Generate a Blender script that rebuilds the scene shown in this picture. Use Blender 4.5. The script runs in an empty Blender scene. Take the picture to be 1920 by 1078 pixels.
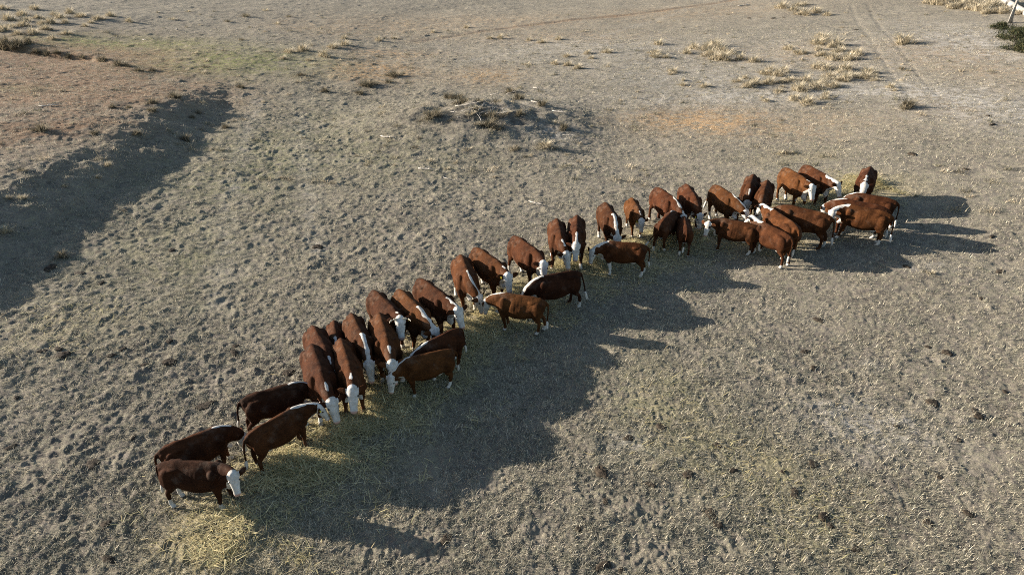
import bpy, math, random
import numpy as np
from mathutils import Matrix, Vector

random.seed(7)
rng = np.random.default_rng(7)
R = math.radians
scene = bpy.context.scene
col = scene.collection

# ------------------------------------------------------------------ camera, sky, sun, exposure
CAM_H, PITCH, FPX = 11.0, R(29.0), 1280.0          # metres, downward tilt, focal length in photo pixels (1920 wide)
cam = bpy.data.cameras.new('camera'); cam_o = bpy.data.objects.new('camera', cam); col.objects.link(cam_o)
cam.sensor_width = 36.0; cam.lens = 36.0 * FPX / 1920.0
cam.clip_start = 0.1; cam.clip_end = 4000
cam_o.location = (0, 0, CAM_H); cam_o.rotation_euler = (R(90) - PITCH, 0, 0)
scene.camera = cam_o
scene.render.engine = 'CYCLES'; scene.cycles.use_denoising = False; scene.cycles.max_bounces = 5; scene.cycles.filter_width = 1.0

SUN_EL, SUN_AZ = R(15.7), R(167.5)                  # azimuth of the sun measured from +X towards +Y
sun_dir = Vector((math.cos(SUN_EL) * math.cos(SUN_AZ), math.cos(SUN_EL) * math.sin(SUN_AZ), math.sin(SUN_EL)))
world = bpy.data.worlds.new('World'); scene.world = world; world.use_nodes = True
nt = world.node_tree; nt.nodes.clear()
sky = nt.nodes.new('ShaderNodeTexSky'); sky.sky_type = 'NISHITA'; sky.sun_disc = False
sky.sun_elevation = SUN_EL; sky.sun_rotation = R(90) - SUN_AZ
bg = nt.nodes.new('ShaderNodeBackground'); bg.inputs['Strength'].default_value = 0.070
wo = nt.nodes.new('ShaderNodeOutputWorld')
nt.links.new(sky.outputs[0], bg.inputs[0]); nt.links.new(bg.outputs[0], wo.inputs[0])
sun = bpy.data.lights.new('sun', 'SUN'); sun.energy = 5.0; sun.angle = R(0.5); sun.color = (1.0, 0.905, 0.785)
sun_o = bpy.data.objects.new('sun', sun); col.objects.link(sun_o)
sun_o.rotation_euler = sun_dir.to_track_quat('Z', 'Y').to_euler()
scene.view_settings.view_transform = 'Standard'; scene.view_settings.look = 'None'
scene.view_settings.exposure = 1.56; scene.view_settings.gamma = 1.0

# ------------------------------------------------------------------ noise and small maths
def sstep(a, b, x):
    t = np.clip((x - a) / (b - a), 0, 1); return t * t * (3 - 2 * t)
def _hash(xi, yi, seed):
    h = (xi.astype(np.int64) * 374761393 + yi.astype(np.int64) * 668265263 + seed * 974711) & 0xffffffff
    h = ((h ^ (h >> 13)) * 1274126177) & 0xffffffff
    h = ((h ^ (h >> 16)) * 2246822519) & 0xffffffff
    return (h ^ (h >> 15)) & 0xffff
def perlin(x, y, seed=0):
    xi = np.floor(x); yi = np.floor(y); fx = x - xi; fy = y - yi
    u = fx * fx * fx * (fx * (fx * 6 - 15) + 10); v = fy * fy * fy * (fy * (fy * 6 - 15) + 10)
    def g(ix, iy, dx, dy):
        a = _hash(ix, iy, seed) * (2 * math.pi / 65536.0); return np.cos(a) * dx + np.sin(a) * dy
    a = g(xi, yi, fx, fy); b = g(xi + 1, yi, fx - 1, fy)
    c = g(xi, yi + 1, fx, fy - 1); d = g(xi + 1, yi + 1, fx - 1, fy - 1)
    return (a + (b - a) * u) * (1 - v) + (c + (d - c) * u) * v
def poly_dist(x, y, pts):
    """distance, side (+ = right of travel) and arc length of the nearest point of a polyline"""
    best = np.full(x.shape, 1e9); side = np.zeros(x.shape); arc = np.zeros(x.shape); L = 0.0
    for (ax, ay), (bx, by) in zip(pts[:-1], pts[1:]):
        dx, dy = bx - ax, by - ay; ll = math.hypot(dx, dy)
        t = ((x - ax) * dx + (y - ay) * dy) / (ll * ll); tc = np.clip(t, 0, 1)
        d = np.hypot(x - ax - tc * dx, y - ay - tc * dy)
        cr = (x - ax) * dy - (y - ay) * dx
        m = d < best
        best = np.where(m, d, best); side = np.where(m, np.sign(cr), side); arc = np.where(m, L + tc * ll, arc)
        L += ll
    return best, side, arc

# ------------------------------------------------------------------ where a spot of the photograph lies on level ground
def ray(px, py):
    a = (px - 960.0) / FPX; b = (539.0 - py) / FPX
    return a, math.cos(PITCH) + b * math.sin(PITCH), -math.sin(PITCH) + b * math.cos(PITCH)
def level(px, py, z=0.0):
    a, f, u = ray(px, py); t = (z - CAM_H) / u
    return a * t, f * t

# ------------------------------------------------------------------ terrain shape
CREST = [(-21.5, 0), (-20.8, 15), (-20.0, 25.6), (-19.6, 32), (-20.2, 38), (-20.7, 42), (-20.9, 46), (-21.3, 50)]
SCARP = [level(*p, 1.0) for p in ((-300, 85), (-60, 92), (60, 98), (120, 104), (180, 110), (225, 120), (255, 135), (300, 150))]
MOUND = level(888, 212, 0.6)
TRAIL = [level(*p, 0.3) for p in ((780, 72), (850, 62), (960, 48), (1090, 36), (1210, 27), (1300, 18), (1400, 10), (1500, 6))]
RUTS = [[level(*p, 0.9) for p in q] for q in (((1590, 20), (1606, 56), (1645, 108), (1691, 163), (1740, 220), (1775, 262)),
                                              ((1618, 20), (1650, 70), (1700, 122), (1747, 171), (1782, 206), (1815, 245)))]
HAY = [level(*p, 0.1) for p in ((405, 1010), (445, 955), (520, 895), (610, 850), (690, 770), (770, 705), (880, 615), (1000, 545), (1085, 495), (1190, 472), (1310, 435), (1420, 440), (1530, 395), (1600, 364), (1625, 358))]
GULLY = [level(*p, 1.2) for p in ((1640, -25), (1700, -6), (1760, 8), (1800, 18), (1840, 34), (1880, 46), (1960, 62), (2100, 90))]

CREST_L = sum(math.dist(a, b) for a, b in zip(CREST[:-1], CREST[1:]))
def macro(x, y):
    x = np.asarray(x, float); y = np.asarray(y, float)
    z = np.where(x > 0, 0.08, 0.065) * (np.sqrt(x * x + 400) - 20)
    z = np.minimum(z, 3.0 + 0 * z)
    z = z + 0.35 * perlin(x / 17.0 + 3.1, y / 17.0, 11) * sstep(10, 30, y) + 0.12 * perlin(x / 6.0, y / 6.0 + 7, 12)
    d, s, arc = poly_dist(x, y, CREST)
    d = np.maximum(d + .7 * perlin(x / 2.3, y / 2.3, 7) * sstep(0, 1, d), 0)
    H = (1.16 - .32 * sstep(.3, .6, arc / CREST_L)) * (1 - sstep(.76, 1.0, arc / CREST_L)) * (1 + 0.15 * perlin(arc / 3.0, arc * 0, 5))
    w = 3.6 + 1.6 * perlin(x / 3.0, y / 3.0, 6)
    z = z + np.where(s > 0, H * (1 - sstep(0, w, d)), H * (1 - 0.45 * sstep(0, 14, d)))
    z = z + (.16 * perlin(x / 1.1, y / 1.1, 15) + .10 * perlin(x / .5, y / .5, 16)) * np.exp(-((d * s - 1.2) / 2.2) ** 2) * (1 - sstep(.8, 1.0, arc / CREST_L))
    d, s, arc = poly_dist(x, y, SCARP)
    sh = 0.45 * (1 - sstep(22, 30, arc))
    edge = d * s + 0.5 * perlin(x / 1.2, y / 1.2, 21)
    z = z - sh * sstep(-0.1, 0.35, edge) * (1 - sstep(2.5, 8, d))
    mx, my = MOUND
    ang = np.arctan2(y - my, x - mx); rr = np.hypot((x - mx) / 9.4, (y - my) / 7.5)
    rr = rr * (1 + 0.25 * perlin(np.cos(ang) * 1.3 + 4, np.sin(ang) * 1.3, 9))
    z = z + (0.92 + 0.32 * perlin(x / 1.6, y / 1.6, 10)) * (1 - sstep(0.0, 1.0, rr)) + 0.24 * perlin(x / 0.9, y / 0.9, 13) * (1 - sstep(0.2, 0.9, rr))
    d, s, arc = poly_dist(x, y, TRAIL)
    z = z - 0.09 * np.exp(-(d / 0.40) ** 2)
    for q in RUTS:
        d, s, arc = poly_dist(x, y, q); z = z - 0.034 * np.exp(-(d / 0.17) ** 2) * sstep(0, 6, arc) * sstep(math.dist(q[0], q[-1]), math.dist(q[0], q[-1]) - 14, arc)
    d, s, arc = poly_dist(x, y, HAY)
    z = z + (0.07 + .16 * perlin(x / .8, y / .8, 74)) * np.exp(-(d / 0.9) ** 2)
    d, s, arc = poly_dist(x, y, GULLY)
    z = z - 0.9 * np.where(s < 0, sstep(0.0, 3.5, d), 0) * sstep(0, 6, arc)
    return z

def micro(x, y, r=None):
    """trodden, pugged pasture: hummocks and hoof marks"""
    if r is None: r = np.hypot(x, y)
    rough = 0.50 + 0.42 * sstep(9, -6, x) + 0.45 * perlin(x / 7.0, y / 7.0, 31) + 0.45 * perlin(x / 2.6, y / 2.6, 30)
    rough = np.clip(rough, 0.18, 1.15)
    wx = x + 0.25 * perlin(x / 0.9, y / 0.9, 40); wy = y + 0.25 * perlin(x / 0.9 + 9, y / 0.9, 41)
    a = perlin(wx / 0.95, wy / 0.95, 32)
    z = 0.05 * rough * a
    b = perlin(wx / 0.42, wy / 0.42, 33)
    z = z + 0.030 * rough * (np.abs(b) - 0.25) + 0.078 * rough * np.maximum(perlin(wx / 0.34 + 2, wy / 0.34, 39) - 0.06, 0) + 0.10 * rough * np.maximum(perlin(wx / 0.21 + 7, wy / 0.21, 43) - 0.16, 0) * (1 - sstep(45, 70, r))
    z = z + 0.07 * rough * perlin(x / 2.0, y / 1.6, 36) * sstep(20, 45, r)
    sp = perlin(wx / 0.75 + 5, wy / 0.75, 37)
    z = z + 0.20 * rough * np.maximum(sp - 0.24, 0)                      # grass clods
    hf = perlin(wx / 0.33, wy / 0.33, 38)
    z = z - 0.05 * rough * np.maximum(hf - 0.30, 0) * (1 - sstep(40, 60, r))     # hoof prints
    z = z + (0.020 + .016 * rough) * perlin(wx / 0.19, wy / 0.19, 34) * (1 - sstep(40, 65, r))
    z = z + 0.026 * perlin(x / 0.085, y / 0.085, 35) * (1 - sstep(18, 30, r))
    return z

def ground_z(x, y, fine=True):
    x = np.atleast_1d(np.asarray(x, float)); y = np.atleast_1d(np.asarray(y, float))
    z = macro(x, y)
    if fine: z = z + micro(x, y)
    return z

def at(px, py, h=0.0):
    """world point where the sight line through a photo pixel meets the terrain raised by h"""
    a, f, u = ray(px, py)
    t = np.concatenate([np.linspace(6, 60, 1400), np.linspace(60.1, 220, 1200)])
    z = CAM_H + u * t; g = macro(a * t, f * t) + h
    k = int(np.argmax(z < g))
    if k == 0: k = len(t) - 1
    d0 = z[k - 1] - g[k - 1]; d1 = g[k] - z[k]
    tt = t[k - 1] + (t[k] - t[k - 1]) * d0 / max(d0 + d1, 1e-9)
    return Vector((a * tt, f * tt, CAM_H + u * tt))

# ------------------------------------------------------------------ mesh and material helpers
def mesh_from(name, verts, quads=None, tris=None, smooth=True):
    me = bpy.data.meshes.new(name)
    verts = np.asarray(verts, np.float32)
    nq = 0 if quads is None else len(quads); ntri = 0 if tris is None else len(tris)
    me.vertices.add(len(verts)); me.vertices.foreach_set('co', verts.ravel())
    idx = []; tot = []
    if nq: idx.append(np.asarray(quads, np.int32).ravel()); tot.append(np.full(nq, 4, np.int32))
    if ntri: idx.append(np.asarray(tris, np.int32).ravel()); tot.append(np.full(ntri, 3, np.int32))
    idx = np.concatenate(idx); tot = np.concatenate(tot)
    me.loops.add(len(idx)); me.loops.foreach_set('vertex_index', idx)
    me.polygons.add(len(tot))
    st = np.zeros(len(tot), np.int32); st[1:] = np.cumsum(tot)[:-1]
    me.polygons.foreach_set('loop_start', st); me.polygons.foreach_set('loop_total', tot)
    me.polygons.foreach_set('use_smooth', np.full(len(tot), smooth, bool))
    me.update(calc_edges=True); me.validate()
    return me
def fattr(me, name, data):
    a = me.attributes.new(name, 'FLOAT', 'POINT'); a.data.foreach_set('value', np.asarray(data, np.float32))
def cattr(me, name, rgb):
    a = me.attributes.new(name, 'FLOAT_COLOR', 'POINT')
    c = np.ones((len(rgb), 4), np.float32); c[:, :3] = rgb; a.data.foreach_set('color', c.ravel())
def link(name, me, mat=None, parent=None):
    o = bpy.data.objects.new(name, me); col.objects.link(o)
    if mat: 
        if len(me.materials) == 0: me.materials.append(mat)
    if parent: o.parent = parent
    return o
def tag(o, label, cat=None, group=None, kind=None):
    o['label'] = label
    if cat: o['category'] = cat
    if group: o['group'] = group
    if kind: o['kind'] = kind
    return o

class NB:
    """short-hand for building node materials"""
    def __init__(self, name):
        self.m = bpy.data.materials.new(name); self.m.use_nodes = True
        self.t = self.m.node_tree; self.t.nodes.clear()
        self.out = self.n('ShaderNodeOutputMaterial'); self.p = self.n('ShaderNodeBsdfPrincipled')
        self.t.links.new(self.p.outputs[0], self.out.inputs[0])
    def n(self, typ, **kw):
        x = self.t.nodes.new(typ)
        for k, v in kw.items(): setattr(x, k, v)
        return x
    def set(self, sock, v):
        if isinstance(v, bpy.types.NodeSocket): self.t.links.new(v, sock)
        else: sock.default_value = v
    def attr(self, name, out='Fac'):
        a = self.n('ShaderNodeAttribute'); a.attribute_name = name; return a.outputs[out]
    def noise(self, scale, detail=4, rough=.6, vec=None, dist=0.0):
        x = self.n('ShaderNodeTexNoise'); x.inputs['Scale'].default_value = scale
        x.inputs['Detail'].default_value = detail; x.inputs['Roughness'].default_value = rough
        x.inputs['Distortion'].default_value = dist
        if vec: self.t.links.new(vec, x.inputs['Vector'])
        return x.outputs['Fac']
    def ramp(self, fac, a, b):
        x = self.n('ShaderNodeMapRange'); x.interpolation_type = 'SMOOTHSTEP'
        self.set(x.inputs[0], fac); x.inputs[1].default_value = a; x.inputs[2].default_value = b
        return x.outputs[0]
    def math(self, op, a, b=0.0):
        x = self.n('ShaderNodeMath', operation=op); self.set(x.inputs[0], a); self.set(x.inputs[1], b); return x.outputs[0]
    def mix(self, fac, a, b, mode='MIX'):
        x = self.n('ShaderNodeMix', data_type='RGBA', blend_type=mode)
        self.set(x.inputs[0], fac)
        for s, v in ((x.inputs[6], a), (x.inputs[7], b)):
            if isinstance(v, tuple): v = (*v, 1.0) if len(v) == 3 else v
            self.set(s, v)
        return x.outputs[2]
    def obj(self):
        return self.n('ShaderNodeTexCoord').outputs['Object']
    def bump(self, h, strength, dist):
        x = self.n('ShaderNodeBump'); self.set(x.inputs['Height'], h)
        x.inputs['Strength'].default_value = strength; x.inputs['Distance'].default_value = dist
        self.t.links.new(x.outputs[0], self.p.inputs['Normal'])

def mat_ground():
    b = NB('dry_pasture'); v = b.obj()
    soil = b.mix(b.ramp(b.noise(0.35, 5, .6, v), .35, .65), (.148, .127, .108), (.214, .187, .156))
    straw = b.mix(b.ramp(b.noise(1.3, 5, .65, v), .35, .65), (.300, .265, .192), (.200, .190, .138))
    cover = b.ramp(b.noise(5.5, 7, .75, v, .6), .40, .62)
    c = b.mix(cover, soil, straw)
    c = b.mix(b.math('MULTIPLY', b.ramp(b.noise(1.15, 6, .7, v, .8), .50, .66), .55), c, (.125, .112, .098))
    c = b.mix(b.math('MULTIPLY', b.ramp(b.noise(.9, 6, .72, b.obj(), .8), .56, .70), .5), c, (.40, .35, .27))
    c = b.mix(b.math('MULTIPLY', b.attr('hay'), b.ramp(b.noise(9, 6, .7, v), .25, .55)), c, (.37, .315, .18))
    c = b.mix(b.math('MULTIPLY', b.attr('red'), b.ramp(b.noise(2.2, 6, .7, v), .22, .55)), c, (.205, .135, .086))
    c = b.mix(b.math('MULTIPLY', b.attr('green'), b.ramp(b.noise(3.0, 6, .7, v), .35, .6)), c, (.20, .205, .085))
    c = b.mix(b.math('MULTIPLY', b.attr('orange'), b.ramp(b.noise(2.4, 6, .75, v), .40, .62)), c, (.40, .255, .13))
    c = b.mix(b.math('MULTIPLY', b.attr('litter'), b.ramp(b.noise(2.6, 6, .75, v), .36, .6)), c, (.085, .074, .06))
    c = b.mix(b.math('MULTIPLY', b.attr('pale'), b.ramp(b.noise(2.0, 6, .75, v), .36, .62)), c, (.40, .375, .335))
    fleck = b.ramp(b.noise(30, 3, .7, v), .55, .72)
    c = b.mix(b.math('MULTIPLY', fleck, .5), c, (.48, .42, .32))
    dark = b.ramp(b.noise(19, 4, .7, v), .56, .72)
    c = b.mix(b.math('MULTIPLY', dark, .6), c, (.085, .072, .058))
    dung = b.ramp(b.noise(1.7, 3, .6, v, 1.0), .67, .74)
    c = b.mix(b.math('MULTIPLY', dung, .55), c, (.085, .07, .052))
    b.set(b.p.inputs['Base Color'], c)
    b.p.inputs['Roughness'].default_value = .95; b.p.inputs['Specular IOR Level'].default_value = .1
    h = b.math('ADD', b.math('MULTIPLY', b.noise(16, 6, .75, v), .7), b.math('MULTIPLY', b.noise(55, 3, .7, v), .35))
    b.bump(h, 1.0, .10)
    return b.m

def mat_attr(name, rough=.8, spec=.15, noise_scale=None, trans=0.0):
    b = NB(name); c = b.attr('tint', 'Color')
    if noise_scale:
        f = b.ramp(b.noise(noise_scale, 4, .6, b.obj()), .3, .7)
        c = b.mix(f, b.mix(1.0, c, (.72, .72, .72), 'MULTIPLY'), c)
    b.set(b.p.inputs['Base Color'], c); b.p.inputs['Roughness'].default_value = rough
    b.p.inputs['Specular IOR Level'].default_value = spec
    if trans:
        tr = b.n('ShaderNodeBsdfTranslucent'); b.set(tr.inputs['Color'], c)
        mx = b.n('ShaderNodeMixShader'); mx.inputs[0].default_value = trans
        b.t.links.new(b.p.outputs[0], mx.inputs[1]); b.t.links.new(tr.outputs[0], mx.inputs[2])
        b.t.links.new(mx.outputs[0], b.out.inputs[0])
    return b.m

def mat_plain(name, c1, c2, scale, rough=.8, bump=0.0, stretch=None, spec=.2):
    b = NB(name); v = b.obj()
    if stretch:
        mp = b.n('ShaderNodeMapping'); mp.inputs['Scale'].default_value = stretch; b.t.links.new(v, mp.inputs[0]); v = mp.outputs[0]
    n = b.noise(scale, 5, .65, v)
    b.set(b.p.inputs['Base Color'], b.mix(b.ramp(n, .35, .65), c1, c2))
    b.p.inputs['Roughness'].default_value = rough; b.p.inputs['Specular IOR Level'].default_value = spec
    if bump: b.bump(n, .8, bump)
    return b.m

def mat_hide():
    b = NB('cow_hide'); v = b.obj()
    base = b.n('ShaderNodeObjectInfo').outputs['Color']
    var = b.ramp(b.noise(3.2, 5, .6, v), .3, .7)
    c = b.mix(var, b.mix(1.0, base, (.58, .55, .52), 'MULTIPLY'), b.mix(1.0, base, (1.38, 1.36, 1.25), 'MULTIPLY'))
    mp = b.n('ShaderNodeMapping'); mp.inputs['Scale'].default_value = (9, 30, 30); b.t.links.new(v, mp.inputs[0])
    hair = b.noise(2.5, 5, .75, mp.outputs[0])
    c = b.mix(b.ramp(hair, .35, .7), b.mix(1.0, c, (.62, .60, .58), 'MULTIPLY'), b.mix(1.0, c, (1.35, 1.33, 1.25), 'MULTIPLY'))
    edge = b.math('ADD', b.attr('white'), b.math('MULTIPLY', b.math('SUBTRACT', b.noise(17, 5, .75, v), .5), 1.0))
    wh = b.mix(b.ramp(b.noise(9, 4, .6, v), .35, .7), (.43, .40, .35), (.58, .56, .52))
    wh = b.mix(b.math('MULTIPLY', b.ramp(b.noise(5, 5, .7, v), .5, .75), .5), wh, (.36, .30, .22))
    c = b.mix(b.ramp(edge, .42, .58), c, wh)
    dust = b.math('MULTIPLY', b.ramp(b.noise(2.3, 5, .7, v), .50, .75), .22)
    c = b.mix(dust, c, (.22, .18, .14))
    c = b.mix(b.attr('pink'), c, (.42, .25, .20))
    c = b.mix(b.attr('dark'), c, (.045, .035, .03))
    b.set(b.p.inputs['Base Color'], c)
    b.p.inputs['Roughness'].default_value = .85; b.p.inputs['Specular IOR Level'].default_value = .06
    
    b.bump(b.math('ADD', b.math('MULTIPLY', hair, .5), b.math('MULTIPLY', b.noise(14, 5, .6, v), .6)), .55, .03)
    return b.m

M_GROUND = mat_ground(); M_GRASS = mat_attr('dry_grass_blades', .8, .1, None, .25)
M_HAY = mat_attr('loose_hay', .65, .25, None, .2); M_TUS = mat_attr('tussock_blades', .8, .1, None, .25)
M_HIDE = mat_hide()
M_EYE = mat_plain('dark_eye', (.012, .009, .008), (.02, .014, .011), 30, .25, 0, None, .5)
M_HORN = mat_plain('pale_horn', (.55, .48, .36), (.42, .35, .25), 20, .5)
M_TAG = mat_plain('yellow_tag', (.75, .62, .06), (.68, .55, .05), 10, .45)
M_DUNG = mat_plain('dried_dung', (.026, .020, .014), (.060, .046, .032), 14, .95, .03)
M_WOOD = mat_plain('weathered_wood', (.40, .37, .33), (.24, .22, .195), 3.0, .85, .02, (1, 1, 6))
M_BARK = mat_plain('grey_bark', (.26, .24, .21), (.14, .125, .11), 5.0, .9, .03)
M_ROCK = mat_plain('clay_clod', (.17, .115, .08), (.25, .19, .15), 4.0, .95, .05)

# ------------------------------------------------------------------ ground: one sheet, fine where it is near
def blob(x, y, px, py, rx, ry, ang=0.0, h=0.2):
    cx, cy = level(px, py, h); c, s = math.cos(ang), math.sin(ang)
    u = (x - cx) * c + (y - cy) * s; w = -(x - cx) * s + (y - cy) * c
    return np.exp(-((u / rx) ** 2 + (w / ry) ** 2))

def build_ground():
    dense = np.radians(np.linspace(54, -54, 1100))
    rest = np.radians(np.linspace(-54, 54 - 360, 84))[1:-1]
    th = np.concatenate([dense, rest])
    r = np.concatenate([np.linspace(0.5, 7.0, 16)[:-1], np.geomspace(7.0, 110, 900), np.geomspace(112, 1500, 26)])
    T, RR = np.meshgrid(th, r)
    x = (RR * np.sin(T)).ravel(); y = (RR * np.cos(T)).ravel(); rr = RR.ravel()
    z = macro(x, y) + micro(x, y, rr) * (1 - sstep(110, 130, rr))
    n, m = len(th), len(r)
    i = np.arange(m - 1)[:, None] * n; j = np.arange(n)[None, :]; j2 = (j + 1) % n
    quads = np.stack([i + j, i + j2, i + n + j2, i + n + j], -1).reshape(-1, 4)[:, ::-1]
    c = len(x); verts = np.column_stack([np.append(x, 0), np.append(y, 0), np.append(z, macro(0, 0))])
    jj = np.arange(n); tris = np.column_stack([np.full(n, c), jj, (jj + 1) % n])[:, ::-1]
    me = mesh_from('pasture_ground', verts, quads, tris)
    X, Y = verts[:, 0], verts[:, 1]
    wob = perlin(X / 2.1, Y / 2.1, 51); wob2 = perlin(X / 5.0, Y / 5.0, 52)
    red = sum(w * blob(X, Y, *p) for w, p in ((1.1, (60, 132, 12, 8)), (.9, (-60, 160, 14, 9)), (.8, (110, 180, 8, 7, 0, 1)), (.55, (40, 265, 4, 5, 0, 1.4)), (.75, (170, 190, 6, 2.2, .3, 1.2)), (.8, (225, 172, 4.5, 1.3, .5, 1.2)), (.5, (60, 260, 5, 2, .6, 1.2)), (.45, (1790, 32, 4, 1.6)), (.35, (1760, 225, 1.6, 2.5))))
    d, s, arc = poly_dist(X, Y, TRAIL); red = red + .5 * np.exp(-(d / .8) ** 2)
    green = sum(w * blob(X, Y, *p) for w, p in ((1.0, (455, 128, 6.5, 4.5)), (.7, (160, 84, 6, 2.5, 0, 1)), (.6, (330, 100, 7, 3)), (.26, (560, 250, 5, 9)), (.22, (430, 330, 4, 6)), (.25, (330, 500, 4, 4)), (.2, (760, 300, 5, 4)), (.3, (1250, 760, 1.6, 3)), (.3, (1500, 970, 1.2, 2)), (.3, (30, 205, 3, 1.2))))
    orange = sum(w * blob(X, Y, *p) for w, p in ((1.0, (705, 130, 3.4, 4.0)), (.8, (735, 98, 5, 2)), (.8, (915, 138, 2.6, 3)), (.7, (1260, 220, 3.0, 2.0)), (.7, (1330, 225, 3, 2.2)), (.45, (1450, 240, 6, 3)), (.5, (1800, 150, 3.5, 7)), (.35, (1300, 30, 12, 6)), (.4, (860, 40, 14, 7)), (.4, (640, 60, 8, 5)), (.35, (1500, 120, 7, 5)), (.4, (1060, 70, 9, 4))))
    pale = sum(w * blob(X, Y, *p) for w, p in ((.45, (940, 190, 2.5, 2, 0, .8)), (.6, (1030, 240, 1.6, 1.8, 0, .5)), (.75, (1850, 120, 5, 9)), (.7, (1880, 240, 4, 5)), (.6, (1760, 210, 3, 4)), (.6, (1500, 190, 9, 1.5)), (.5, (1350, 160, 10, 7)), (1.1, (1640, 800, 1.3, .9)), (.9, (1575, 762, .8, .45)), (.8, (1620, 680, .5, .35)), (.7, (1175, 820, .5, .4)), (.7, (1735, 510, .8, .4)), (.45, (1100, 90, 12, 7)), (.35, (280, 10, 9, 5)), (.3, (1600, 120, 14, 10))))
    for q in (((485, 190), (440, 320), (425, 450), (410, 560)), ((560, 215), (575, 330), (595, 470)), ((1290, 25), (1100, 75), (860, 110))):
        d, s, arc = poly_dist(X, Y, [level(*p, .2) for p in q]); pale = pale + .30 * np.exp(-(d / .45) ** 2)
    d, s, arc = poly_dist(X, Y, HAY)
    hay = np.exp(-(np.maximum(d + .5 * wob, 0) / np.where(s > 0, 1.7, 1.15)) ** 2)
    hay = hay + .22 * sum(blob(X, Y, *p) for p in ((110, 630, 1.6, 1.4), (1250, 760, 1.0, 2.2), (1540, 960, .8, 1.5), (1400, 860, 1.2, 1.0), (1480, 300, 3, 1.0)))
    for nm, a in (('red', red), ('green', green), ('orange', orange), ('pale', pale), ('hay', hay), ('litter', .9 * blob(X, Y, 900, 205, 3.6, 3.0, 0, .8) + .6 * blob(X, Y, 1000, 225, 3, 2, 0, .6) + .5 * blob(X, Y, 700, 170, 2, 2) + .45 * blob(X, Y, 790, 240, 2.2, 2))):
        a = a * {'pale': .9, 'orange': .85}.get(nm, 1)
        fattr(me, nm, np.clip(a * (1 + .7 * wob + .4 * wob2 + .6 * perlin(X / .7, Y / .7, 53)), 0, 1))
    o = link('ground', me, M_GROUND); o['kind'] = 'structure'
    tag(o, 'trampled dry grey brown pasture with bare red soil and a low mound', 'ground')
build_ground()

# ------------------------------------------------------------------ blades: short dry sward and loose hay
def blades(x, y, z, length, width, az, lean, curl, tint, base_dark=.75):
    """thin bent strips, two quads then a tip triangle joined in one array set"""
    n = len(x)
    dx, dy = np.cos(az), np.sin(az); sx, sy = -dy * width / 2, dx * width / 2
    h1 = length * .5; v = []
    c0 = np.column_stack([x, y, z])
    o1 = np.sin(lean) * h1; c1 = c0 + np.column_stack([dx * o1, dy * o1, np.cos(lean) * h1])
    l2 = np.where(lean > 1.75, lean, np.minimum(lean + curl, 1.75)); o2 = np.sin(l2) * h1
    c2 = c1 + np.column_stack([dx * o2, dy * o2, np.cos(l2) * h1])
    S = np.column_stack([sx, sy, np.zeros(n)])
    V = np.stack([c0 - S, c0 + S, c1 + S * .8, c1 - S * .8, c2], 1).reshape(-1, 3)
    b = np.arange(n) * 5
    Q = np.column_stack([b, b + 1, b + 2, b + 3]); Tt = np.column_stack([b + 3, b + 2, b + 4])
    tc = np.repeat(tint, 5, 0)
    return V, Q, Tt, tc
def pick(cols, n, jit=.15):
    cols = np.asarray(cols); k = rng.integers(0, len(cols), n)
    return cols[k] * (1 + jit * rng.standard_normal((n, 1)))

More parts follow.
